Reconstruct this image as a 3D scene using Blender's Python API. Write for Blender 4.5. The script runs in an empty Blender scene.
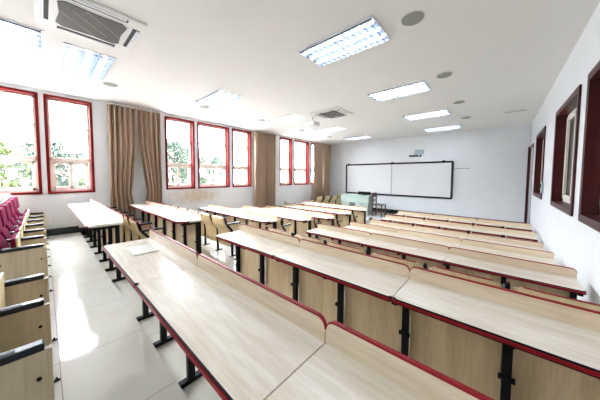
import bpy, bmesh, math, random
from mathutils import Vector, Matrix
PI = math.pi
random.seed(7)
SC = bpy.context.scene
C = SC.collection
E = 1.90                      # eye height above the lowest floor
XL, XR, YB, YF, ZC = -6.80, 0.63, -2.30, 10.08, E + 1.66

# ---------------------------------------------------------------- materials
def nt(name):
    m = bpy.data.materials.new(name); m.use_nodes = True
    t = m.node_tree; b = t.nodes['Principled BSDF']
    return m, t, b
def N(t, k, **kw):
    n = t.nodes.new(k)
    for a, v in kw.items():
        if a in n.inputs: n.inputs[a].default_value = v
        else: setattr(n, a, v)
    return n
def L(t, a, b): t.links.new(a, b)
def ramp(t, stops, fac):
    r = t.nodes.new('ShaderNodeValToRGB'); e = r.color_ramp.elements
    e[0].position, e[0].color = stops[0][0], (*stops[0][1], 1)
    e[1].position, e[1].color = stops[-1][0], (*stops[-1][1], 1)
    for p, c in stops[1:-1]:
        x = e.new(p); x.color = (*c, 1)
    L(t, fac, r.inputs['Fac']); return r
def paint(name, col, rough=.5, metal=0., var=.05, scale=6., bump=0., spec=.5):
    m, t, b = nt(name)
    tc = N(t, 'ShaderNodeTexCoord')
    n = N(t, 'ShaderNodeTexNoise'); n.inputs['Scale'].default_value = scale; n.inputs['Detail'].default_value = 4
    L(t, tc.outputs['Object'], n.inputs['Vector'])
    lo = tuple(c * (1 - var) for c in col); hi = tuple(min(1, c * (1 + var)) for c in col)
    r = ramp(t, [(.3, lo), (.7, hi)], n.outputs['Fac'])
    L(t, r.outputs['Color'], b.inputs['Base Color'])
    b.inputs['Roughness'].default_value = rough; b.inputs['Metallic'].default_value = metal
    b.inputs['Specular IOR Level'].default_value = spec
    if bump:
        bp = N(t, 'ShaderNodeBump'); bp.inputs['Strength'].default_value = bump; bp.inputs['Distance'].default_value = .002
        n2 = N(t, 'ShaderNodeTexNoise'); n2.inputs['Scale'].default_value = scale * 30
        L(t, tc.outputs['Object'], n2.inputs['Vector']); L(t, n2.outputs['Fac'], bp.inputs['Height'])
        L(t, bp.outputs['Normal'], b.inputs['Normal'])
    return m
def maple(name, axis, dark, light, rough=.42):
    m, t, b = nt(name)
    tc = N(t, 'ShaderNodeTexCoord'); oi = N(t, 'ShaderNodeObjectInfo')
    ad = N(t, 'ShaderNodeVectorMath', operation='ADD')
    mu = N(t, 'ShaderNodeVectorMath', operation='SCALE'); mu.inputs['Scale'].default_value = 9.
    cm = N(t, 'ShaderNodeCombineXYZ'); L(t, oi.outputs['Random'], cm.inputs[0]); L(t, oi.outputs['Random'], cm.inputs[2])
    L(t, cm.outputs[0], mu.inputs[0]); L(t, tc.outputs['Object'], ad.inputs[0]); L(t, mu.outputs[0], ad.inputs[1])
    mp = N(t, 'ShaderNodeMapping')
    s = [11., 11., 11.]; s[axis] = 1.1
    mp.inputs['Scale'].default_value = s
    L(t, ad.outputs[0], mp.inputs['Vector'])
    n = N(t, 'ShaderNodeTexNoise'); n.inputs['Scale'].default_value = 1.; n.inputs['Detail'].default_value = 6; n.inputs['Distortion'].default_value = .6
    L(t, mp.outputs[0], n.inputs['Vector'])
    r = ramp(t, [(.28, dark), (.5, tuple((a + c) / 2 for a, c in zip(dark, light))), (.72, light)], n.outputs['Fac'])
    n2 = N(t, 'ShaderNodeTexNoise'); n2.inputs['Scale'].default_value = 6.; n2.inputs['Detail'].default_value = 5
    L(t, mp.outputs[0], n2.inputs['Vector'])
    mx = N(t, 'ShaderNodeMix', data_type='RGBA', blend_type='MULTIPLY'); mx.inputs['Factor'].default_value = .5
    r2 = ramp(t, [(.35, (.80, .76, .70)), (.6, (1, 1, 1))], n2.outputs['Fac'])
    L(t, r.outputs['Color'], mx.inputs['A']); L(t, r2.outputs['Color'], mx.inputs['B'])
    L(t, mx.outputs['Result'], b.inputs['Base Color'])
    b.inputs['Roughness'].default_value = rough
    return m
def emit(name, col, s):
    m = bpy.data.materials.new(name); m.use_nodes = True; t = m.node_tree
    for n in list(t.nodes): t.nodes.remove(n)
    e = N(t, 'ShaderNodeEmission'); e.inputs['Color'].default_value = (*col, 1); e.inputs['Strength'].default_value = s
    o = N(t, 'ShaderNodeOutputMaterial'); L(t, e.outputs[0], o.inputs['Surface']); return m
def glass(name, tint=(1, 1, 1)):
    m = bpy.data.materials.new(name); m.use_nodes = True; t = m.node_tree
    for n in list(t.nodes): t.nodes.remove(n)
    a = N(t, 'ShaderNodeBsdfTransparent'); a.inputs['Color'].default_value = (*tint, 1)
    g = N(t, 'ShaderNodeBsdfGlossy'); g.inputs['Roughness'].default_value = .02
    lw = N(t, 'ShaderNodeLayerWeight'); lw.inputs['Blend'].default_value = .5
    pw = N(t, 'ShaderNodeMath', operation='POWER'); L(t, lw.outputs['Facing'], pw.inputs[0]); pw.inputs[1].default_value = 5.
    f = N(t, 'ShaderNodeMath', operation='MULTIPLY_ADD'); L(t, pw.outputs[0], f.inputs[0]); f.inputs[1].default_value = .9; f.inputs[2].default_value = .035
    mx = N(t, 'ShaderNodeMixShader'); L(t, f.outputs[0], mx.inputs[0]); L(t, a.outputs[0], mx.inputs[1]); L(t, g.outputs[0], mx.inputs[2])
    o = N(t, 'ShaderNodeOutputMaterial'); L(t, mx.outputs[0], o.inputs['Surface']); return m
M = {}
M['top'] = maple('maple_top', 0, (.82, .74, .61), (.95, .91, .83), .26)
M['ledge'] = maple('maple_ledge', 0, (.68, .54, .37), (.82, .71, .54), .42)
M['panel'] = maple('maple_panel', 2, (.56, .43, .25), (.76, .62, .40), .5)
M['ply'] = maple('chair_plywood', 2, (.66, .51, .28), (.82, .68, .43), .5)
M['boxply'] = maple('box_plywood', 2, (.56, .46, .29), (.70, .60, .41), .5)
M['red'] = paint('red_edging', (.30, .005, .013), .4, spec=.3)
M['blackedge'] = paint('black_edging', (.008, .008, .012), .45, spec=.25)
M['black'] = paint('black_steel', (.005, .005, .007), .5, spec=.2)
M['armblack'] = paint('black_armrest', (.010, .012, .018), .35, spec=.35)
M['burg'] = paint('burgundy_fabric', (.20, .002, .045), .85, spec=.05, var=.15, scale=40, bump=.4)
M['ceil'] = paint('ceiling_paint', (.80, .79, .765), .9, var=.01)
M['white'] = paint('white_plastic', (.80, .80, .78), .4, var=.02)
M['whitemetal'] = paint('white_metal', (.75, .76, .78), .35, var=.02)
M['sash'] = paint('cream_sash', (.80, .76, .68), .45, var=.03)
M['redwood'] = paint('red_painted_wood', (.15, .006, .005), .65, spec=.1, var=.15)
M['mahog'] = paint('mahogany_trim', (.055, .006, .007), .35, spec=.3, var=.25)
M['curtain'] = paint('tan_curtain', (.46, .35, .26), .85, spec=.1, var=.06, scale=20, bump=.3)
M['board'] = paint('whiteboard_enamel', (.72, .73, .74), .25, var=.01)
M['frameblack'] = paint('board_frame_black', (.006, .006, .009), .4, spec=.25)
M['lectern'] = paint('pale_green_metal', (.38, .47, .43), .45)
M['brown'] = paint('dark_brown_wood', (.07, .02, .015), .4, var=.2)
M['grille'] = paint('grey_grille', (.09, .082, .072), .6)
M['grilleline'] = paint('light_grille_rib', (.42, .41, .39), .6)
M['dark'] = paint('dark_slot', (.02, .02, .03), .6)
M['signdark'] = paint('sign_navy', (.05, .06, .12), .5)
M['speaker'] = paint('grey_speaker_mesh', (.30, .31, .28), .7)
M['bluegrey'] = paint('blue_grey_plastic', (.35, .43, .48), .5)
M['skirting'] = paint('black_skirting_tile', (.012, .013, .018), .18)
M['silver'] = paint('silver_steel', (.6, .6, .62), .3, metal=.9)
M['reflector'] = paint('fixture_reflector', (.62, .68, .76), .3, metal=.6, var=.01)
M['blade'] = paint('fixture_blade', (.26, .31, .42), .4, metal=.5, var=.01)
M['tube'] = emit('lamp_tube', (.86, .94, 1.), 10.)
M['glass'] = glass('window_glass')
M['dimglass'] = glass('corridor_glass', (.5, .55, .5))
M['bark'] = paint('tree_bark', (.12, .08, .05), .9, var=.3)
M['corr'] = paint('corridor_paint', (.22, .22, .19), .8)
M['grass'] = paint('pale_paving', (.20, .19, .18), .9, var=.3, scale=2.)
M['brass'] = paint('door_metal', (.5, .5, .5), .3, metal=.9)
M['doorleaf'] = paint('door_leaf_grey', (.42, .43, .43), .35)
def leaf(name, a, b_):
    m, t, b = nt(name)
    tc = N(t, 'ShaderNodeTexCoord'); n = N(t, 'ShaderNodeTexNoise'); n.inputs['Scale'].default_value = 1.6
    L(t, tc.outputs['Object'], n.inputs['Vector'])
    r = ramp(t, [(.35, a), (.65, b_)], n.outputs['Fac']); L(t, r.outputs['Color'], b.inputs['Base Color'])
    b.inputs['Roughness'].default_value = .6
    return m
M['leaf'] = leaf('leaves_green', (.006, .018, .009), (.016, .034, .012))
M['leafy'] = leaf('leaves_yellow_green', (.022, .040, .005), (.06, .072, .012))

def wall_mat(stain=False):
    m, t, b = nt('wall_paint_stained' if stain else 'wall_paint')
    tc = N(t, 'ShaderNodeTexCoord')
    n = N(t, 'ShaderNodeTexNoise'); n.inputs['Scale'].default_value = 3.; n.inputs['Detail'].default_value = 5
    L(t, tc.outputs['Object'], n.inputs['Vector'])
    r = ramp(t, [(.3, (.71, .735, .76)), (.7, (.74, .765, .79))], n.outputs['Fac'])
    out = r.outputs['Color']
    if stain:
        g = N(t, 'ShaderNodeNewGeometry'); mp = N(t, 'ShaderNodeMapping'); mp.vector_type = 'POINT'
        mp.inputs['Location'].default_value = (0, -3.0 * .78, -(E - .60) * 2.2)
        mp.inputs['Scale'].default_value = (0, .78, 2.2)
        L(t, g.outputs['Position'], mp.inputs['Vector'])
        gr = N(t, 'ShaderNodeTexGradient', gradient_type='SPHERICAL'); L(t, mp.outputs[0], gr.inputs['Vector'])
        n2 = N(t, 'ShaderNodeTexNoise'); n2.inputs['Scale'].default_value = 9.; n2.inputs['Detail'].default_value = 9; n2.inputs['Roughness'].default_value = .7
        L(t, tc.outputs['Object'], n2.inputs['Vector'])
        ml = N(t, 'ShaderNodeMath', operation='MULTIPLY'); L(t, gr.outputs['Fac'], ml.inputs[0]); L(t, n2.outputs['Fac'], ml.inputs[1])
        r2 = ramp(t, [(.16, (0, 0, 0)), (.40, (.8, .8, .8))], ml.outputs[0])
        mx = N(t, 'ShaderNodeMix', data_type='RGBA'); L(t, r2.outputs['Color'], mx.inputs['Factor'])
        L(t, out, mx.inputs['A']); mx.inputs['B'].default_value = (.50, .40, .27, 1); out = mx.outputs['Result']
    L(t, out, b.inputs['Base Color']); b.inputs['Roughness'].default_value = .85
    return m
M['wall'] = wall_mat(); M['wallst'] = wall_mat(True)
def floor_mat():
    m, t, b = nt('glossy_floor_tile')
    g = N(t, 'ShaderNodeNewGeometry'); mp = N(t, 'ShaderNodeMapping')
    mp.inputs['Location'].default_value = (2.12, -.03, 0)
    L(t, g.outputs['Position'], mp.inputs['Vector'])
    br = N(t, 'ShaderNodeTexBrick'); br.offset = 0; br.squash = 1
    br.inputs['Scale'].default_value = 1; br.inputs['Brick Width'].default_value = .7; br.inputs['Row Height'].default_value = .7
    br.inputs['Mortar Size'].default_value = .0028; br.inputs['Mortar Smooth'].default_value = .2
    br.inputs['Color1'].default_value = (.66, .655, .61, 1); br.inputs['Color2'].default_value = (.68, .675, .63, 1); br.inputs['Mortar'].default_value = (.36, .34, .29, 1)
    L(t, mp.outputs[0], br.inputs['Vector'])
    n = N(t, 'ShaderNodeTexNoise'); n.inputs['Scale'].default_value = 4.; n.inputs['Detail'].default_value = 6
    L(t, g.outputs['Position'], n.inputs['Vector'])
    r = ramp(t, [(.3, (.93, .92, .9)), (.7, (1, 1, 1))], n.outputs['Fac'])
    mx = N(t, 'ShaderNodeMix', data_type='RGBA', blend_type='MULTIPLY'); mx.inputs['Factor'].default_value = 1
    L(t, br.outputs['Color'], mx.inputs['A']); L(t, r.outputs['Color'], mx.inputs['B']); L(t, mx.outputs['Result'], b.inputs['Base Color'])
    b.inputs['Roughness'].default_value = .07; b.inputs['Specular IOR Level'].default_value = .6
    return m
M['floor'] = floor_mat()

# ---------------------------------------------------------------- mesh helpers
class MB:
    def __init__(s): s.bm = bmesh.new(); s.mats = []
    def mi(s, m):
        if m not in s.mats: s.mats.append(m)
        return s.mats.index(m)
    def box(s, x0, x1, y0, y1, z0, z1, m='white', bev=0., rot=None):
        v = [s.bm.verts.new((x, y, z)) for x in (x0, x1) for y in (y0, y1) for z in (z0, z1)]
        q = [(0, 1, 3, 2), (4, 6, 7, 5), (0, 4, 5, 1), (2, 3, 7, 6), (0, 2, 6, 4), (1, 5, 7, 3)]
        fs = [s.bm.faces.new([v[i] for i in f]) for f in q]; k = s.mi(m)
        for f in fs: f.material_index = k
        if rot:
            bmesh.ops.transform(s.bm, matrix=rot, verts=v)
        if bev:
            es = list({e for f in fs for e in f.edges})
            r = bmesh.ops.bevel(s.bm, geom=es, offset=bev, segments=2, profile=.6, affect='EDGES', clamp_overlap=True)
            for f in r['faces']: f.material_index = k
        return s
    def prism(s, pts, axis, a, b, m='white', smooth=False):
        """extrude a 2D outline; axis 0: pts are (y,z); 1: (x,z); 2: (x,y)"""
        def P(p, d): return {0: (d, p[0], p[1]), 1: (p[0], d, p[1]), 2: (p[0], p[1], d)}[axis]
        A = [s.bm.verts.new(P(p, a)) for p in pts]; B = [s.bm.verts.new(P(p, b)) for p in pts]; k = s.mi(m); n = len(pts)
        fs = [s.bm.faces.new(A), s.bm.faces.new(B[::-1])]
        for i in range(n):
            f = s.bm.faces.new([A[(i + 1) % n], A[i], B[i], B[(i + 1) % n]]); f.smooth = smooth; fs.append(f)
        for f in fs: f.material_index = k
        return s
    def cyl(s, p, q, r, m='white', n=12, r2=None, smooth=True):
        p, q = Vector(p), Vector(q); d = q - p; r2 = r if r2 is None else r2
        u = d.orthogonal().normalized(); w = d.normalized().cross(u); k = s.mi(m)
        A = [s.bm.verts.new(p + (u * math.cos(2 * PI * i / n) + w * math.sin(2 * PI * i / n)) * r) for i in range(n)]
        B = [s.bm.verts.new(q + (u * math.cos(2 * PI * i / n) + w * math.sin(2 * PI * i / n)) * r2) for i in range(n)]
        fs = [s.bm.faces.new(A[::-1]), s.bm.faces.new(B)]
        for i in range(n):
            f = s.bm.faces.new([A[i], A[(i + 1) % n], B[(i + 1) % n], B[i]]); f.smooth = smooth; fs.append(f)
        for f in fs: f.material_index = k
        return s
    def sheet(s, grid, th, m='white'):
        """solid sheet from a grid of points, thickness along y"""
        k = s.mi(m); n, c = len(grid), len(grid[0])
        F = [[s.bm.verts.new(p) for p in r] for r in grid]
        Bk = [[s.bm.verts.new((p[0] + th[0], p[1] + th[1], p[2] + th[2])) for p in r] for r in grid]
        fs = []
        for i in range(n - 1):
            for j in range(c - 1):
                fs.append(s.bm.faces.new([F[i][j], F[i][j + 1], F[i + 1][j + 1], F[i + 1][j]]))
                fs.append(s.bm.faces.new([Bk[i][j], Bk[i + 1][j], Bk[i + 1][j + 1], Bk[i][j + 1]]))
        for f in fs: f.smooth = True
        for i in range(n - 1):
            for j in (0, c - 1): fs.append(s.bm.faces.new([F[i][j], F[i + 1][j], Bk[i + 1][j], Bk[i][j]]))
        for j in range(c - 1):
            for i in (0, n - 1): fs.append(s.bm.faces.new([F[i][j], F[i][j + 1], Bk[i][j + 1], Bk[i][j]]))
        for f in fs: f.material_index = k
        return s
    def build(s, name, parent=None, fix=True):
        if fix: bmesh.ops.recalc_face_normals(s.bm, faces=s.bm.faces[:])
        me = bpy.data.meshes.new(name); s.bm.to_mesh(me); s.bm.free()
        for m in s.mats: me.materials.append(M[m])
        o = bpy.data.objects.new(name, me); C.objects.link(o); o.parent = parent
        return o
def tag(o, label=None, cat=None, group=None, kind=None):
    if label: o['label'] = label
    if cat: o['category'] = cat
    if group: o['group'] = group
    if kind: o['kind'] = kind
    return o
def thing(name, loc, rz=0.):
    o = bpy.data.objects.new(name, None); o.empty_display_size = .1; C.objects.link(o)
    o.location = loc; o.rotation_euler = (0, 0, rz); return o
def dup(o, parent=None):
    c = o.copy(); C.objects.link(c); c.parent = parent
    for ch in list(o.children): dup(ch, c)
    return c
def struct(o): o['kind'] = 'structure'; return o

# ---------------------------------------------------------------- room shell
LV = [-1.235, -1.32, -1.425, -1.665, -1.805, -1.90, -1.60]     # back aisle, rows 1..5+, dais (below the eye)
LY = [YB - .2, .49, 1.08, 2.45, 3.60, 4.78, 7.86, YF]
b = MB()
prof = []
for i, z in enumerate(LV):
    prof += [(LY[i], E + z), (LY[i + 1], E + z)]
prof += [(YF, -.3), (YB - .2, -.3)]
b.prism(prof, 0, XL, XR, 'floor'); struct(b.build('floor'))
b = MB(); b.box(XL - .3, XR + .3, YB - .2, YF + .2, ZC, ZC + .15, 'ceil'); struct(b.build('ceiling'))
b = MB(); b.box(XL - .3, XR + .3, YF, YF + .2, -.3, ZC, 'wall'); struct(b.build('wall_front'))
b = MB(); b.box(XL - .3, XR + .3, YB - .2, YB, -.3, ZC, 'wall'); struct(b.build('wall_back'))

def holed_wall(name, x0, x1, y0, y1, z0, z1, holes, m):
    """holes: (ya, yb, za, zb) sorted, non-overlapping along y"""
    b = MB(); y = y0
    for ya, yb, za, zb in sorted(holes):
        b.box(x0, x1, y, ya, z0, z1, m)
        if za > z0: b.box(x0, x1, ya, yb, z0, za, m)
        b.box(x0, x1, ya, yb, zb, z1, m); y = yb
    b.box(x0, x1, y, y1, z0, z1, m)
    return struct(b.build(name))
WT, WBt = E + 1.59, E - .385
LW = [(-2.00, -1.20), (-1.12, -.02), (.05, .76), (2.20, 2.98), (3.07, 4.12), (4.23, 5.00), (6.42, 7.14), (7.27, 8.28), (8.44, 9.22)]
holed_wall('wall_left', XL - .26, XL, YB, YF, -.3, ZC, [(a, c, WBt, WT) for a, c in LW], 'wallst')
RWz = (E - .40, E + 1.0)
RW = [(2.22, 3.62), (4.03, 5.43), (6.71, 8.13)]
DY = (8.90, 9.96)
holed_wall('wall_right', XR, XR + .24, YB, YF, -.3, ZC, [(a, c, *RWz) for a, c in RW] + [(DY[0], DY[1], E - 1.6, E + .945)], 'wall')

wn = 0
for a, c in LW:
    wn += 1
    w = struct(thing('window_%d' % wn, (XL, (a + c) / 2, WBt)))
    h = WT - WBt; k = (c - a) / 2; t = .045
    # red lining of the reveal with a flat trim towards the room
    b = MB()
    for (y0, y1, z0, z1) in ((-k, -k + t, 0, h), (k - t, k, 0, h), (-k + t, k - t, 0, t), (-k + t, k - t, h - t, h)):
        b.box(-.15, .022, y0, y1, z0, z1, 'redwood', .004)
    b.build('window_trim', w)
    # cream frame: posts, thin upper bar, thick lower rail, two lower sashes
    b = MB(); ki = k - t
    for (y0, y1, z0, z1) in ((-ki, -ki + .035, t, h - t), (ki - .035, ki, t, h - t), (-ki, ki, t, t + .035), (-ki, ki, h - t - .03, h - t), (-ki, ki, 1.355, 1.385), (-ki, ki, .66, .745)):
        b.box(-.20, -.13, y0, y1, z0, z1, 'sash', .004)
    b.build('window_frame', w)
    for s in (-1, 1):
        b = MB(); y0, y1 = (-ki + .036, .012) if s < 0 else (-.012, ki - .036)
        xx = -.165 if s < 0 else -.19
        z0, z1 = t + .036, .66
        for (p0, p1, q0, q1) in ((y0, y0 + .045, z0, z1), (y1 - .045, y1, z0, z1), (y0, y1, z0, z0 + .05), (y0, y1, z1 - .05, z1)):
            b.box(xx - .012, xx + .014, p0, p1, q0, q1, 'sash', .003)
        sa = b.build('window_sash', w)
        b = MB(); b.box(xx - .003, xx + .003, y0 + .045, y1 - .045, z0 + .05, z1 - .05, 'glass'); b.build('pane', sa)
    for z0, z1 in ((.745, 1.355), (1.385, h - t - .03)):
        b = MB(); b.box(-.168, -.162, -ki + .035, ki - .035, z0, z1, 'glass'); b.build('pane', w)
for a, c in RW:
    wn += 1
    w = struct(thing('window_%d' % wn, (XR, (a + c) / 2, RWz[0])))
    h = RWz[1] - RWz[0]; k = (c - a) / 2; t = .035
    b = MB()
    for (y0, y1, z0, z1) in ((-k, -k + t, 0, h), (k - t, k, 0, h), (-k + t, k - t, 0, t), (-k + t, k - t, h - t, h)):
        b.box(-.02, .14, y0, y1, z0, z1, 'mahog', .004)
    for (y0, y1, z0, z1) in ((-k - .04, -k + .01, -.04, h + .04), (k - .01, k + .04, -.04, h + .04), (-k, k, -.04, .01), (-k, k, h - .01, h + .04)):
        b.box(-.022, -.002, y0, y1, z0, z1, 'mahog', .004)
    b.build('window_trim', w)
    ki = k - t
    b = MB()
    for y0, y1, z0, z1 in ((-ki, -ki + .05, t, h - t), (ki - .05, ki, t, h - t), (-ki, ki, t, t + .05), (-ki, ki, h - t - .05, h - t), (-.03, .03, t, h - t)):
        b.box(.10, .14, y0, y1, z0, z1, 'sash', .004)
    b.build('window_frame', w)
    for s in (-1, 1):
        y0, y1 = (-ki + .05, -.03) if s < 0 else (.03, ki - .05)
        b = MB(); b.box(.122, .128, y0, y1, t + .05, h - t - .05, 'dimglass'); b.build('pane', w)
        b = MB()
        for p0, p1, q0, q1 in ((y0, y0 + .05, t + .05, h - t - .05), (y1 - .05, y1, t + .05, h - t - .05), (y0, y1, t + .05, t + .11), (y0, y1, h - t - .11, h - t - .05)):
            b.box(.085, .118, p0, p1, q0, q1, 'sash', .004)
        b.build('window_sash', w)
# door in the right wall near the front
d = struct(thing('door_1', (XR, DY[0], E - 1.6)))
dw, dh = DY[1] - DY[0], 2.545
b = MB()
for y0, y1, z0, z1, p in ((0, .06, 0, dh, -.004), (dw - .06, dw, 0, dh, -.05), (.06, dw - .06, dh - .06, dh, -.02)):
    b.box(p, .20, y0, y1, z0, z1, 'mahog', .003)
b.build('door_frame', d)
b = MB(); b.box(.012, .05, .065, dw - .065, .008, dh - .065, 'doorleaf', .003)
b.box(.005, .0125, .16, dw - .16, .25, 1.0, 'doorleaf', .003); b.box(.005, .0125, .16, dw - .16, 1.2, 2.3, 'doorleaf', .003)
b.build('door_leaf', d)
b = MB(); b.cyl((.012, .14, 1.0), (-.03, .14, 1.0), .01, 'brass'); b.box(-.038, -.022, .13, .26, .99, 1.01, 'brass', .003); b.build('door_handle', d)
# corridor beyond the right wall
b = MB()
b.box(XR + 2.2, XR + 2.35, YB, YF, -.3, ZC, 'corr'); b.box(XR + .24, XR + 2.35, YB, YF, ZC - .02, ZC + .12, 'corr')
b.box(XR + .24, XR + 2.35, YB - .1, YB, -.3, ZC, 'corr'); b.box(XR + .24, XR + 2.35, YF, YF + .1, -.3, ZC, 'corr'); b.box(XR + .24, XR + 2.35, YB, YF, -.3, E - 1.6, 'corr')
struct(b.build('wall_corridor'))
# skirtings
b = MB(); b.box(XL, XL + .015, YB, .47, E - 1.235, E - 1.095, 'skirting', .002); b.box(XL, XL + .015, .47, 1.06, E - 1.32, E - 1.14, 'skirting', .002)
for i in range(2, 7):
    b.box(XL, XL + .012, LY[i] + .01, LY[i + 1] - .02, E + LV[i], E + LV[i] + .14, 'skirting')
struct(b.build('baseboard_left'))
b = MB(); b.box(XL + .02, XR, YF - .02, YF, E - 1.6, E - 1.425, 'skirting', .002); struct(b.build('baseboard_front'))
b = MB()
for i in range(0, 7):
    y1 = LY[i + 1] - .02
    if i == 6: y1 = DY[0] - .05
    b.box(XR - .012, XR, max(LY[i], YB) + .01, y1, E + LV[i], E + LV[i] + .12, 'skirting')
struct(b.build('baseboard_right'))

# ---------------------------------------------------------------- desks
SP = .5017; DW = 2 * SP; DD = .33; DH = .735
def arc(cx, cy, r, a0, a1, n=6):
    return [(cx + r * math.cos(a0 + (a1 - a0) * i / n), cy + r * math.sin(a0 + (a1 - a0) * i / n)) for i in range(n + 1)]
def make_desk(left_leg=True, right_leg=False, round_front=False, brackets=False, w=DW):
    r = thing('lecture_desk', (0, 0, 0)); g = .0025
    x0, x1 = g, w - g
    def outline(e):
        rr = .16 if round_front else .012
        a, c, y0, y1 = x0 - e * 0, x1 + e * 0, 0 - e, DD
        if round_front:
            o = arc(c - rr, y0 + rr, rr, -PI / 2, 0, 8)
        else: o = [(c - .015, y0), (c, y0 + .015)]
        return [(a, y1), (a, y0 + .015), (a + .015, y0)] + o + [(c, y1)]
    b = MB(); b.prism(outline(0), 2, DH - .026, DH, 'top'); top = b.build('tabletop', r)
    # edging: black bead over a red band along the front
    b = MB(); o1 = outline(.004); o2 = outline(.009)
    def band(o, z0, z1, m, depth):
        k = b.mi(m); path = o[1:-1]
        A = [b.bm.verts.new((p[0], p[1], z0)) for p in path]; B = [b.bm.verts.new((p[0], p[1], z1)) for p in path]
        cx, cy = w / 2, DD * .7
        A2, B2 = [], []
        for p in path:
            v = Vector((cx - p[0], cy - p[1])); v.normalize(); q = (p[0] + v.x * depth, p[1] + v.y * depth)
            A2.append(b.bm.verts.new((q[0], q[1], z0))); B2.append(b.bm.verts.new((q[0], q[1], z1)))
        for i in range(len(path) - 1):
            for q in ((A[i], A[i + 1], B[i + 1], B[i]), (B[i], B[i + 1], B2[i + 1], B2[i]), (A[i + 1], A[i], A2[i], A2[i + 1]), (A2[i + 1], A2[i], B2[i], B2[i + 1])):
                f = b.bm.faces.new(q); f.material_index = k
        for i in (0, len(path) - 1):
            f = b.bm.faces.new((A[i], B[i], B2[i], A2[i])); f.material_index = k
    band(o1, DH - .007, DH + .0015, 'blackedge', .008)
    band(o2, DH - .021, DH - .007, 'red', .012)
    band(o1, DH - .030, DH - .021, 'blackedge', .010)
    b.build('edging', top)
    # upright ledge at the far edge with rounded upper corners
    def ledge_out(z0, z1, rr, e=0):
        return [(x0 - e, z0)] + [(p[0], p[1]) for p in arc(x0 + rr - e, z1 - rr, rr, PI, PI / 2, 6)] + [(p[0], p[1]) for p in arc(x1 - rr + e, z1 - rr, rr, PI / 2, 0, 6)] + [(x1 + e, z0)]
    b = MB(); b.prism(ledge_out(DH - .03, DH + .083, .035), 1, DD, DD + .012, 'ledge'); lg = b.build('ledge', r)
    b = MB(); path = ledge_out(DH + .02, DH + .083, .035)[1:-1]; k1, k2 = b.mi('red'), b.mi('blackedge')
    n = len(path); cx, cz = w / 2, DH - .2
    rows = []
    for i, p in enumerate(path):
        nx, nz = 0, 1
        if i < 7: a = PI - (PI / 2) * i / 6; nx, nz = math.cos(a), math.sin(a)
        elif i >= n - 7: a = PI / 2 - (PI / 2) * (i - (n - 7)) / 6; nx, nz = math.cos(a), math.sin(a)
        nx *= .25
        rows.append([(p[0] + nx * .008, DD - .0008, p[1] + nz * .006), (p[0] + nx * .008, DD + .0125, p[1] + nz * .006), (p[0] - nx * .004, DD + .0125, p[1] - nz * .002), (p[0] - nx * .004, DD - .0008, p[1] - nz * .002)])
    vs = [[b.bm.verts.new(q) for q in rr] for rr in rows]
    for i in range(n - 1):
        for j in range(4):
            f = b.bm.faces.new((vs[i][j], vs[i + 1][j], vs[i + 1][(j + 1) % 4], vs[i][(j + 1) % 4])); f.material_index = k1
    for i in (0, n - 1):
        f = b.bm.faces.new(vs[i]); f.material_index = k2
    b.build('red_trim', lg)
    lx = ([.026 if left_leg == 'end' else .0] if left_leg else []) + [SP] + ([w - .026] if right_leg else [])
    for x in lx:
        b = MB(); b.box(x - .020, x + .020, .255, .297, .025, DH - .034, 'black', .004)
        b.box(x - .016, x + .016, .04, .297, DH - .062, DH - .035, 'black', .003)
        b.box(x - .021, x + .021, .205, .415, 0, .028, 'black', .005)
        b.box(x - .034, x + .034, .243, .262, .375, .398, 'black', .003)
        b.build('leg', r)
    for i in range(2):
        b = MB(); xa = i * SP + .022; xb = (i + 1) * SP - .022
        b.box(xa, xb, .300, .316, .15, DH - .03, 'panel', .002); b.build('modesty_panel', r)
    if round_front:
        b = MB(); b.box(w - .0235, w - .004, .302, .328, .01, DH - .03, 'black', .003); b.build('end_post', r)
    if brackets:
        for i in (0, 1):
            x = i * SP + .002
            b = MB(); b.box(x - .028, x + .028, DD + .022, DD + .075, DH + .02, DH + .122, 'black', .006)
            b.box(x + .03, x + .05, DD + .022, DD + .05, DH + .03, DH + .108, 'ply', .004)
            b.build('seat_bracket', r)
    return r
def blank_cache():
    return {}
DC = {}
def desk(x, y, z, w=DW, **kw):
    key = tuple(sorted(kw.items())) + (w,)
    if key in DC: o = dup(DC[key])
    else: o = DC[key] = make_desk(w=w, **kw)
    o.location = (x, y, z); return o
FRONT = [.310, 1.30, 2.915, 4.09, 5.12, 6.11, 7.17]
RL = [LV[1], LV[2], LV[3], LV[4], LV[5], LV[5], LV[5]]
ROWN = ['rearmost row', 'second row from the back', 'third row from the back', 'fourth row from the back', 'third row from the front', 'second row from the front', 'front row']
XA, XW = -2.45, -6.53
for i, (y, z) in enumerate(zip(FRONT, RL)):
    br = i in (4, 5)
    for j in range(3):
        o = desk(XA + j * DW, y, E + z, left_leg='end' if j == 0 else True, right_leg=j == 2, brackets=br)
        pos = ['aisle end', 'middle section', 'right wall end'][j]
        tag(o, 'red-edged maple desk, %s of the %s, right-hand block' % (pos, ROWN[i]), 'desk', 'lecture desks in the right-hand block')
    for j in range(3):
        o = desk(XW + j * DW, y, E + z, left_leg='end' if j == 0 else True, right_leg=j == 2, round_front=(j == 2 and i > 0), brackets=br)
        pos = ['window end', 'middle section', 'aisle end'][j]
        tag(o, 'red-edged maple desk, %s of the %s, window-side block' % (pos, ROWN[i]), 'desk', 'lecture desks in the window-side block')

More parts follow.
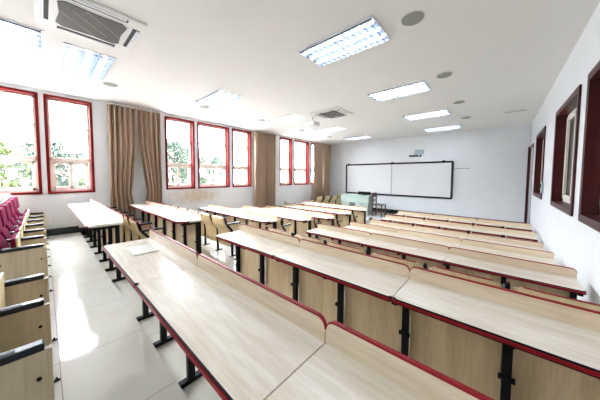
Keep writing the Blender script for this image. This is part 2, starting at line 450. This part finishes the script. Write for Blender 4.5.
# ---------------------------------------------------------------- chairs fixed behind the desks (seen from behind)
def make_chair(end=False):
    r = thing('lecture_chair', (0, 0, 0)); w = .222
    # plywood shell: profile (y, z) from the top down
    prof = [(-.135, .705), (-.13, .66), (-.115, .58), (-.085, .52), (-.04, .475), (-.012, .43), (.0, .36), (.004, .26), (.0, .16)]
    g = []
    for i, (y, z) in enumerate(prof):
        row = []
        for j in range(9):
            u = -1 + j / 4
            zz = z - (.022 * max(0, abs(u) - .8) / .2 if i == 0 else 0)
            row.append((u * w, y + .014 * (1 - u * u) * 0 - .012 * (1 - u * u), zz))
        g.append(row)
    b = MB(); b.sheet(g, (0, .014, 0), 'ply'); sh = b.build('backrest_shell', r)
    b = MB(); b.sheet([[(u * w, -.138 - .012 * (1 - u * u), zz) for u in (-.8, -.4, 0, .4, .8)] for zz in (.7035, .7075)], (0, .019, 0), 'red'); b.build('edging', sh)
    b = MB(); g = [[(u * (w - .02), y + .016 - .012 * (1 - u * u), z) for u in (-1, -.5, 0, .5, 1)] for y, z in [(-.128, .672), (-.115, .59), (-.085, .535), (-.05, .50)]]
    b.sheet(g, (0, .020, 0), 'burg'); b.build('back_cushion', r)
    b = MB(); rot = Matrix.Translation((0, .065, .36)) @ Matrix.Rotation(math.radians(64), 4, 'X')
    b.box(-w + .02, w - .02, -.04, .19, -.025, .025, 'burg', .018, rot=rot); b.build('seat', r)
    for s in ((-1, 1) if end else (-1,)):
        x = s * .25
        b = MB()
        b.prism([(-.125, .60), (-.155, .71), (-.13, .715), (-.095, .60), (.02, .47), (.022, .0), (-.012, .0), (-.014, .45)], 0, x - .012, x + .012, 'black')
        b.box(x - .02, x + .02, -.05, .09, 0, .015, 'black', .004)
        lg = b.build('leg', r)
        b = MB(); b.prism([(-.09, .57), (.13, .57), (.12, .34), (.02, .30), (.02, .44)], 0, x - .009, x + .009, 'ply'); b.build('side_panel', r)
        b = MB(); b.box(x - .022, x + .022, -.11, .16, .572, .600, 'armblack', .008); b.build('armrest', r)
    return r
CC = {}
def chair(x, y, z, rz=0, end=False):
    if end in CC: o = dup(CC[end])
    else: o = CC[end] = make_chair(end)
    o.location = (x, y, z); o.rotation_euler = (0, 0, rz); return o
ORD = ['aisle', 'second', 'third', 'fourth', 'fifth', 'sixth']
# (row, leg y, floor level, block, which seats counted from the aisle)
CH = [
    (1, .93, LV[1], 'L', (0, 1, 2, 3, 4, 5)), (2, 2.17, LV[2], 'L', (0, 1, 2, 3, 4, 5)), (3, 3.50, LV[3], 'L', (0,)),
    (4, 4.66, LV[4], 'L', (0,)), (5, 5.72, LV[5], 'L', (0,)), (6, 6.72, LV[5], 'L', (0,)),
    (2, 2.20, LV[2], 'R', (0, 1, 2, 3, 4, 5))]
for row, y, z, side, seats in CH:
    for k in seats:
        if side == 'L':
            x = XW + 6 * SP - SP * (k + .5)
            end = (k == 0)
        else:
            x = XA + SP * (k + .5); end = (k == 5)
        o = chair(x, y, E + z, 0, end)
        pos = 'right on the aisle' if k == 0 else '%s from the aisle' % ORD[k]
        blk = 'window-side block' if side == 'L' else 'right-hand block'
        tag(o, 'plywood-backed chair, %s, %s, %s' % (pos, ROWN[row], blk), 'chair', 'folding chairs in the desk rows')
for i, (x, y, rz) in enumerate([(-6.18, 8.16, PI / 2), (-6.12, 8.71, PI / 2), (-6.09, 9.27, PI / 2), (-6.11, 9.822, PI / 2)]):
    o = chair(x, y, E + LV[6], rz, i < 3)
    tag(o, 'plywood-backed chair on the front platform, %s' % ['leftmost of four by the far curtain', 'second from the left by the far curtain', 'third from the left by the far curtain', 'the one nearest the green teacher desk'][i], 'chair', 'chairs at the front left by the far curtain')

# ---------------------------------------------------------------- rear row: tip-up auditorium chairs
def make_tipup(left=False):
    r = thing('auditorium_chair', (0, 0, 0)); w = .215
    for s in ((-1, 1) if left else (1,)):
        x = s * .25
        b = MB(); b.box(x - .013, x + .013, -.36, -.012, .06, .488, 'boxply', .004); sp = b.build('side_panel', r)
        b = MB(); b.box(x - .018, x + .018, -.36, -.03, 0, .058, 'boxply', .003); b.box(x - .015, x + .015, -.012, .0, .0, .488, 'boxply', .003); b.build('panel_edge', sp)
        b = MB(); b.box(x - .026, x + .026, -.34, -.02, .49, .522, 'armblack', .009); b.box(x - .010, x + .010, -.30, -.10, .5215, .524, 'black'); b.build('armrest', sp)
        for yy in (-.04, -.30):
            b = MB(); b.cyl((x + .0132, yy, .37), (x + .018, yy, .37), .008, 'black', 10); b.build('screw_cap', sp)
        b = MB(); b.box(x - .008, x + .008, -.01, .028, .0, .010, 'black', .003); b.cyl((x, .012, .008), (x, .012, .022), .006, 'black', 8); b.build('foot_bracket', sp)
    w = .192
    b = MB(); rot = Matrix.Translation((0, -.335, .655)) @ Matrix.Rotation(math.radians(6), 4, 'X')
    b.box(-w, w, -.035, .035, -.01, .195, 'burg', .024, rot=rot); b.build('head_cushion', r)
    b = MB(); rot = Matrix.Translation((0, -.25, .355)) @ Matrix.Rotation(math.radians(20), 4, 'X')
    b.box(-w, w, -.03, .02, 0, .29, 'burg', .018, rot=rot); b.build('backrest', r)
    b = MB(); b.box(-w, w, -.238, -.205, .33, .60, 'burg', .012); st = b.build('seat', r)
    b = MB(); b.box(-w + .002, w - .002, -.204, -.191, .33, .605, 'ply', .003); b.build('seat_underside', st)
    b = MB(); b.box(-.232, .232, -.392, -.374, .12, .865, 'armblack', .004); b.build('back_shell', r)
    b = MB(); b.box(-.25 + .015, .25 - .015, -.30, -.27, .20, .24, 'black', .004); b.build('seat_beam', r)
    return r
tips = {}
def tip(x, left):
    o = tips[left] = make_tipup(left) if left not in tips else dup(tips[left])
    o.location = (x, 0, E + LV[0]); return o
for k in range(6):
    o = tip(XW + SP * (5 - k) + .25 - .01, k == 5)
    tag(o, 'tip-up chair in the rear window-side group, %s' % ['first from the aisle', 'second from the aisle', 'third from the aisle', 'third from the window', 'second from the window', 'nearest the window'][k], 'chair', 'burgundy tip-up chairs in the rear row')
for k in range(2):
    o = tip(XA + SP * (k + .5), k == 0)
    tag(o, 'tip-up chair in the rear row nearest the viewer, %s of the aisle' % ['first to the right', 'second to the right', 'third to the right', 'fourth to the right'][k], 'chair', 'burgundy tip-up chairs in the rear row')
# long counter behind the rear chairs
for nm, xa, xb, lab in (('a', XW - .1, XA - 1.05, 'long white-topped counter behind the burgundy chairs near the windows'),):
    t = thing('rear_counter', ((xa + xb) / 2, -.55, E + LV[0])); k = (xb - xa) / 2
    b = MB(); b.box(-k, k, -.28, .145, .87, .895, 'top', .004); b.build('countertop', t)
    b = MB(); b.box(-k + .01, k - .01, .11, .128, .0, .869, 'ledge', .003); b.box(-k + .01, -k + .03, -.25, .11, 0, .869, 'ledge', .003); b.box(k - .03, k - .01, -.25, .11, 0, .869, 'ledge', .003); b.build('front_panel', t)
    tag(t, lab, 'counter')

# ---------------------------------------------------------------- curtains
def curtain(ya, yb, zt, zb, split, label, group):
    t = thing('curtain', (XL + .13, (ya + yb) / 2, zb)); h = zt - zb; hw = (yb - ya) / 2
    b = MB(); b.box(-.05, .05, -hw - .02, hw + .02, h, h + .028, 'white', .003); b.build('curtain_track', t)
    for s in (-1, 1):
        rows = []
        nz, nf = 40, 90
        for i in range(nz + 1):
            v = i / nz; z = h * (1 - v)
            # panel edges (outer, inner) over the height
            gap = split * max(0, (v - .30) / .45) ** 1.1 if v < .75 else split * max(.35, 1 - (v - .75) / .3)
            if s < 0: p, q = -hw, -.01 - gap * .55
            else: p, q = .01 + gap * .7 + .0, hw
            row = []
            for j in range(nf + 1):
                u = j / nf
                y = p + (q - p) * u
                ph = u * 2 * PI * 5.5 + s * .7
                amp = .062 + .016 * math.sin(u * 9 + s)
                x = amp * math.sin(ph + .5 * math.sin(v * 2.2 + u * 5)) + .008 * math.sin(ph * 2.7 + v * 3) + .018 * v * math.sin(u * 3.1 + s)
                row.append((x, y, z))
            rows.append(row)
        b = MB(); b.sheet(rows, (.004, 0, 0), 'curtain'); pn = b.build('curtain_panel', t)
        if split > .05:
            y0, y1 = (-hw, -.01 - split * .55) if s < 0 else (.01 + split * .7, hw)
            b = MB(); zz = h * .25
            pass
            b.bm.free()
    tag(t, label, 'curtain', group)
curtain(1.00, 2.07, E + 1.60, E - 1.10, .22, 'tan floor-length curtain with parted panels, leftmost between the windows', 'tan curtains along the window wall')
curtain(5.06, 6.05, E + 1.60, E - 1.60, .05, 'tan floor-length curtain hanging between the middle and far windows', 'tan curtains along the window wall')
curtain(8.52, 9.85, E + 1.60, E - 1.50, .03, 'tan floor-length curtain in the far corner beside the whiteboard wall', 'tan curtains along the window wall')

# ---------------------------------------------------------------- whiteboard
def PX(a, b_): return None
W0, W1, Z0, Z1 = -5.83, -1.34, E - .823, E + .605
t = thing('whiteboard', ((W0 + W1) / 2, YF, Z0)); k = (W1 - W0) / 2; h = Z1 - Z0
b = MB(); b.box(-k + .05, -.012, -.035, -.006, .05, h - .05, 'board'); b.build('board_panel', t)
b = MB(); b.box(.012, k - .05, -.035, -.006, .05, h - .05, 'board'); b.build('board_panel', t)
b = MB()
for x0, x1, z0, z1 in ((-k, -k + .065, .02, h - .02), (k - .065, k, .02, h - .02), (-k + .02, k - .02, 0, .065), (-k + .02, k - .02, h - .065, h)):
    b.box(x0, x1, -.06, -.001, z0, z1, 'frameblack', .018)
b.build('board_frame', t)
b = MB(); b.box(-.012, .012, -.045, -.002, .06, h - .06, 'speaker', .003); b.build('divider', t)
for x in (-k * .93, .03, k * .86):
    b = MB(); b.box(x - .05, x + .05, -.055, -.005, h - .004, h + .03, 'frameblack', .006); b.build('mounting_bracket', t)
tag(t, 'wide black-framed two-panel whiteboard on the front wall', 'whiteboard')
# sign above the board
t = thing('wall_sign', (-2.6, YF, E + .82))
b = MB(); b.prism([(-.12, .115), (.06, .09), (.24, .09), (.25, .27), (-.04, .27)], 1, -.05, -.002, 'bluegrey'); b.build('emblem_plate', t)
b = MB()
for x in (-.30, -.21, -.12, -.03):
    b.box(x, x + .025, -.03, -.001, 0, .08, 'signdark', .002); b.box(x + .045, x + .07, -.03, -.001, 0, .08, 'signdark', .002); b.box(x + .02, x + .05, -.028, -.001, .025, .055, 'signdark')
b.build('lettering', t)
b = MB(); b.cyl((.14, -.04, .035), (.14, -.002, .035), .04, 'signdark', 12); b.build('round_mark', t)
tag(t, 'small blue-grey sign with dark lettering on the wall above the whiteboard', 'sign')
t = MB().box(-1.30, -.86, YF - .02, YF - .001, E + .305, E + .33, 'speaker', .003).build('cable_cover'); tag(t, 'thin grey cable cover on the wall right of the whiteboard', 'cable cover')

# ---------------------------------------------------------------- teacher desk, monitor, chair on the platform
zd = E + LV[6]
t = thing('teacher_desk', (-4.64, 9.0, zd))
b = MB(); b.box(-.68, .66, -.30, .30, .79, .82, 'lectern', .008); b.build('desktop', t)
b = MB(); b.box(-.66, .64, -.28, -.26, .50, .79, 'lectern', .004); b.box(-.66, -.64, -.26, .28, .50, .79, 'lectern'); b.box(.62, .64, -.26, .28, .50, .79, 'lectern'); b.build('front_panel', t)
for x in (-.62, .22):
    b = MB(); b.box(x, x + .36, -.24, .26, 0.0, .50, 'lectern', .006); cb = b.build('pedestal', t)
    b = MB(); b.box(x + .02, x + .34, .261, .272, .05, .46, 'lectern', .003); b.build('pedestal_door', cb)
tag(t, 'pale green metal teacher desk on the front platform below the whiteboard', 'teacher desk')
t = thing('monitor', (-4.30, 8.95, zd + .821))
b = MB(); b.box(-.10, .10, -.07, .07, 0, .012, 'black', .004); b.build('base', t)
b = MB(); b.box(-.27, .27, -.05, .03, .02, .15, 'black', .012); b.build('screen', t)
b = MB(); b.cyl((0, -.015, .01), (0, -.015, .06), .018, 'black', 10); b.build('stand', t)
tag(t, 'low black monitor lying on the pale green teacher desk', 'monitor')
t = thing('wooden_chair', (-3.68, 8.98, zd), 0)
b = MB(); b.box(-.21, .21, -.21, .21, .46, .50, 'brown', .012); b.build('seat', t)
for x in (-.19, .19):
    for y in (-.19, .19):
        b = MB(); b.box(x - .018, x + .018, y - .018, y + .018, 0, .46 if x > 0 else .93, 'brown', .005); b.build('leg', t)
b = MB(); b.box(-.215, -.175, -.17, .17, .78, .95, 'brown', .008); b.box(-.20, -.18, -.17, .17, .62, .67, 'brown', .006); b.build('backrest', t)
b = MB(); b.box(-.19, .19, -.20, -.18, .18, .22, 'brown', .004); b.box(-.19, .19, .18, .20, .18, .22, 'brown', .004); b.box(.18, .2, -.19, .19, .25, .28, 'brown', .004); b.build('stretcher', t)
tag(t, 'dark brown wooden chair beside the pale green teacher desk', 'chair')

# ---------------------------------------------------------------- ceiling fixtures
def make_light():
    r = thing('ceiling_light', (0, 0, 0)); hx, hy = .525, .26
    b = MB()
    for x0, x1, y0, y1 in ((-hx, hx, -hy, -hy + .018), (-hx, hx, hy - .018, hy), (-hx, -hx + .018, -hy + .018, hy - .018), (hx - .018, hx, -hy + .018, hy - .018)):
        b.box(x0, x1, y0, y1, -.014, .0, 'whitemetal', .003)
    b.build('frame', r)
    b = MB()
    b.box(-hx + .018, hx - .018, -hy + .018, hy - .018, -.0025, -.0005, 'reflector')
    b.build('reflector', r)
    for y in (-.158, 0, .158):
        b = MB(); b.cyl((-hx + .05, y, -.012), (hx - .05, y, -.012), .0085, 'tube', 8); b.build('lamp_tube', r)
    b = MB()
    for y in (-.236, -.082, -.076, .076, .082, .236):
        b.box(-hx + .02, hx - .02, y - .002, y + .002, -.034, -.003, 'blade')
    n = 13
    for i in range(n):
        x = -hx + .06 + (2 * hx - .12) * i / (n - 1)
        for y0, y1 in ((-.234, -.084), (-.074, .074), (.084, .234)):
            b.box(x - .005, x + .005, y0, y1, -.034, -.022, 'blade')
    b.build('louvre', r)
    return r
Lp = make_light()
lights = [(-1.575, 2.555, 'largest lit louvred panel, near the top centre'), (-1.575, 4.62, 'second lit louvred panel of the right-hand line'), (-1.575, 6.81, 'third lit louvred panel of the right-hand line'), (-1.575, 8.97, 'farthest lit louvred panel of the right-hand line'),
          (-4.68, .485, 'lit louvred panel beside the large air conditioner'), (-4.64, 2.54, 'lit louvred panel above the middle windows'), (-4.70, 4.69, 'lit louvred panel just left of the small air conditioner'), (-4.64, 6.77, 'lit louvred panel just beyond the small air conditioner'), (-4.69, 8.93, 'farthest lit louvred panel, above the left of the whiteboard')]
for i, (x, y, l) in enumerate(lights):
    o = Lp if i == 0 else dup(Lp); o.location = (x, y, ZC - .001)
    tag(o, 'recessed fluorescent ceiling light, ' + l, 'ceiling light', 'louvred fluorescent ceiling lights')
o = dup(Lp); o.location = (-4.27, -.465, ZC - .001); o.rotation_euler = (0, 0, PI / 2)
tag(o, 'recessed ceiling light cut off by the left edge, turned along the room', 'ceiling light', 'louvred fluorescent ceiling lights')

def make_ac():
    r = thing('air_conditioner', (0, 0, 0)); h = .41
    b = MB(); 
    b.box(-h, h, -h, h, -.028, 0, 'white', .012); fr = b.build('cassette_panel', r)
    c = .265; e = .05
    pts = [(-c + e, -c), (0, -c + .018), (c - e, -c), (c, -c + e), (c - .015, 0), (c, c - e), (c - e, c), (0, c - .018), (-c + e, c), (-c, c - e), (-c + .015, 0), (-c, -c + e)]
    b = MB(); b.prism([(p[0] * 1.07, p[1] * 1.07) for p in pts], 2, -.034, -.0275, 'white'); b.build('grille_rim', r)
    b = MB(); b.prism(pts, 2, -.040, -.0335, 'grille')
    gr = b.build('intake_grille', r)
    b = MB()
    for k in (-.13, 0.0, .13):
        rot = Matrix.Rotation(math.radians(-45), 4, 'Z')
        b.box(-.22, .22, k - .003, k + .003, -.042, -.040, 'grilleline', rot=rot)
    b.build('grille_rib', gr)
    for a in range(4):
        rot = Matrix.Rotation(a * PI / 2, 4, 'Z')
        b = MB(); b.box(-.25, .25, .315, .375, -.031, -.0275, 'dark', rot=rot); sl = b.build('air_outlet', r)
        b = MB(); b.box(-.235, .235, .348, .385, -.040, -.031, 'whitemetal', .003, rot=rot); b.build('louvre_flap', sl)
    return r
a = make_ac(); a.location = (-3.385, .405, ZC - .001); tag(a, 'large ceiling cassette air conditioner with grey grille at the top left', 'air conditioner', 'ceiling cassette air conditioners')
a = dup(a); a.location = (-3.385, 5.06, ZC - .001); tag(a, 'small-looking ceiling cassette air conditioner farther down the room', 'air conditioner', 'ceiling cassette air conditioners')

# ceiling speakers
b = MB(); b.cyl((0, 0, -.012), (0, 0, 0), .105, 'speaker', 28, .11); sp0 = b.build('grille')
root = thing('ceiling_speaker', (0, 0, 0)); sp0.parent = root
b = MB(); b.cyl((0, 0, -.006), (0, 0, 0), .118, 'white', 28); b.build('rim', root)
spk = [(-.76, 2.62, 'nearest of the right-hand line, beside the largest light'), (-.76, 4.37, 'second of the right-hand line'), (-.765, 6.14, 'third of the right-hand line'), (-.80, 7.85, 'farthest of the right-hand line'),
       (-5.41, .87, 'near the large air conditioner'), (-5.44, 2.64, 'above the middle windows'), (-5.39, 4.36, 'beyond the middle windows'), (-5.43, 6.21, 'above the far windows'), (-5.47, 8.03, 'near the far curtain')]
for i, (x, y, l) in enumerate(spk):
    o = root if i == 0 else dup(root); o.location = (x, y, ZC - .001)
    tag(o, 'round grey ceiling speaker, ' + l, 'speaker', 'round ceiling speakers')
t = thing('ceiling_vent', (.20, 7.86, ZC - .001))
b = MB(); b.box(-.22, .22, -.055, .055, -.012, 0, 'whitemetal', .003); b.build('vent_frame', t)
b = MB(); b.box(-.20, .20, -.035, -.01, -.014, -.011, 'speaker'); b.box(-.20, .20, .01, .035, -.014, -.011, 'speaker'); b.build('vent_slots', t)
tag(t, 'slim linear ceiling vent near the right wall', 'vent')
t = thing('projector', (-4.02, 5.05, ZC - .26))
b = MB(); b.box(-.16, .16, -.13, .13, 0, .11, 'white', .02); b.build('projector_body', t)
b = MB(); b.cyl((.06, .129, .055), (.06, .165, .055), .04, 'dark', 16); b.build('lens', t)
b = MB(); b.cyl((0, 0, .11), (0, 0, .258), .02, 'white', 12); b.box(-.09, .09, -.05, .05, .245, .259, 'white', .004); b.box(-.02, .02, -.12, .12, .105, .12, 'whitemetal', .003); b.build('ceiling_mount', t)
tag(t, 'white projector hanging from the ceiling beside the farther air conditioner', 'projector')
t = thing('control_panel', (XR, 6.60, E - .30))
b = MB(); b.box(-.035, -.001, -.06, .06, 0, .22, 'bluegrey', .008); b.build('panel_housing', t)
b = MB(); b.box(-.045, -.034, -.035, .035, .10, .18, 'dark', .003); b.build('display', t)
tag(t, 'small blue-grey control panel on the right wall by the far window', 'control panel')
for i, (y, z, l) in enumerate([(.03, -.97, 'low on the window wall under the first windows'), (.90, -.18, 'beside the leftmost curtain')]):
    t = thing('wall_socket', (XL, y, E + z))
    b = MB(); b.box(.0005, .012, -.045, .045, 0, .09, 'white', .003); b.build('cover_plate', t)
    b = MB(); b.box(.012, .014, -.012, -.006, .035, .055, 'dark'); b.box(.012, .014, .006, .012, .035, .055, 'dark'); b.build('socket_holes', t)
    tag(t, 'white wall socket ' + l, 'wall socket')
t = MB().box(-3.37, -3.12, .735, .755 + .14, 0, .004, 'white').build('paper_sheet')
t.location = (1.15, -.32, E - .585 + .003); tag(t, 'thin white sheet of paper lying on the near desk by the aisle', 'paper')

# ---------------------------------------------------------------- outdoors
b = MB(); b.box(-60, XL - .4, -40, 60, -6.2, -6.0, 'grass'); struct(b.build('ground'))
def tree(x, y, h, cr, n, mat, label):
    t = thing('tree', (x, y, -6.0)); rnd = random.Random(int(x * 31 + y * 17))
    b = MB(); b.cyl((0, 0, 0), (.1, .05, h - cr * .6), .2, 'bark', 10, .07)
    for k in range(7):
        a = k * .9; z0 = h - cr * 1.5 + k * .12 * cr
        b.cyl((.05, 0, z0), (math.cos(a) * cr * .7, math.sin(a) * cr * .7, z0 + cr * .6), .06, 'bark', 6, .02)
    b.build('trunk', t)
    b = MB(); k = b.mi(mat)
    clumps = [Vector((rnd.uniform(-1, 1), rnd.uniform(-1, 1), rnd.uniform(-1, 1))) for _ in range(40)]
    clumps = [c * (cr * .9 / max(1, c.length)) for c in clumps]
    for i in range(n):
        c = rnd.choice(clumps); p = c + Vector((rnd.gauss(0, 1), rnd.gauss(0, 1), rnd.gauss(0, 1))) * cr * .13 + Vector((0, 0, h - cr * .8))
        u = Vector((rnd.gauss(0, 1), rnd.gauss(0, 1), rnd.gauss(0, 1))).normalized(); v = u.orthogonal().normalized(); s = rnd.uniform(.07, .13)
        f = b.bm.faces.new([b.bm.verts.new(p + u * s), b.bm.verts.new(p + v * s * .5), b.bm.verts.new(p - u * s), b.bm.verts.new(p - v * s * .5)]); f.material_index = k
    b.build('foliage', t, fix=False)
    tag(t, label, 'tree')
tree(-13.0, -2.3, 9.2, 1.9, 6000, 'leafy', 'yellow-green tree outside the window at the left edge')
tree(-17.5, .9, 9.5, 1.9, 5000, 'leaf', 'green tree outside the second window from the left')
tree(-12.4, 1.75, 8.0, .9, 1500, 'leafy', 'small yellowish tree outside, low in the second window from the left')
tree(-16.5, 5.9, 10.1, 1.7, 4500, 'leaf', 'green tree outside just right of the leftmost curtain')
tree(-21.0, 10.6, 9.9, 1.8, 3500, 'leaf', 'pale green tree outside the wide middle window')

# ---------------------------------------------------------------- light
w = bpy.data.worlds.new('World'); SC.world = w; w.use_nodes = True
t = w.node_tree; bg = t.nodes['Background']
tc = N(t, 'ShaderNodeTexCoord'); sx = N(t, 'ShaderNodeSeparateXYZ'); L(t, tc.outputs['Generated'], sx.inputs[0])
r = ramp(t, [(0., (.22, .22, .22)), (.48, (.24, .25, .26)), (.60, (.36, .38, .41)), (.72, (.70, .75, .82)), (1., (.80, .87, .97))], sx.outputs['Z'])
mr = N(t, 'ShaderNodeMapRange'); mr.inputs['From Min'].default_value = -1; L(t, sx.outputs['Z'], mr.inputs['Value']); L(t, mr.outputs[0], r.inputs['Fac'])
L(t, r.outputs['Color'], bg.inputs['Color']); bg.inputs['Strength'].default_value = 21.0
for a, c in LW:
    ld = bpy.data.lights.new('portal', 'AREA'); ld.shape = 'RECTANGLE'; ld.size = WT - WBt - .1; ld.size_y = c - a - .1
    ld.cycles.is_portal = True
    o = bpy.data.objects.new('window_portal', ld); C.objects.link(o); o.location = (XL - .27, (a + c) / 2, (WT + WBt) / 2); o.rotation_euler = (0, -PI / 2, 0)

# ---------------------------------------------------------------- camera (wide lens, level horizon, frame shifted)
yaw, pitch, roll = .72484, .05081, .00609
cy, sy = math.cos(yaw), math.sin(yaw)
fw = Vector((-sy, cy, 0)); rt = Vector((cy, sy, 0)); up = Vector((0, 0, 1))
f = fw * math.cos(pitch) - up * math.sin(pitch); u = up * math.cos(pitch) + fw * math.sin(pitch)
r2 = rt * math.cos(roll) + u * math.sin(roll); u2 = u * math.cos(roll) - rt * math.sin(roll)
cam = bpy.data.cameras.new('camera'); cam.sensor_width = 36; cam.lens = 227.19 / 600 * 36; cam.shift_y = -12.15 / 600; cam.clip_start = .02; cam.clip_end = 300
co = bpy.data.objects.new('camera', cam); C.objects.link(co)
mt = Matrix((r2, u2, -f)).transposed().to_4x4(); mt.translation = (0, 0, E); co.matrix_world = mt
SC.camera = co
SC.view_settings.view_transform = 'Standard'; SC.view_settings.look = 'None'; SC.view_settings.exposure = 1.95; SC.view_settings.gamma = 1
SC.view_settings.use_curve_mapping = False
SC.cycles.use_denoising = True
SC.cycles.max_bounces = 10; SC.cycles.diffuse_bounces = 6; SC.cycles.glossy_bounces = 5; SC.cycles.transparent_max_bounces = 12
SC.cycles.sample_clamp_indirect = 8
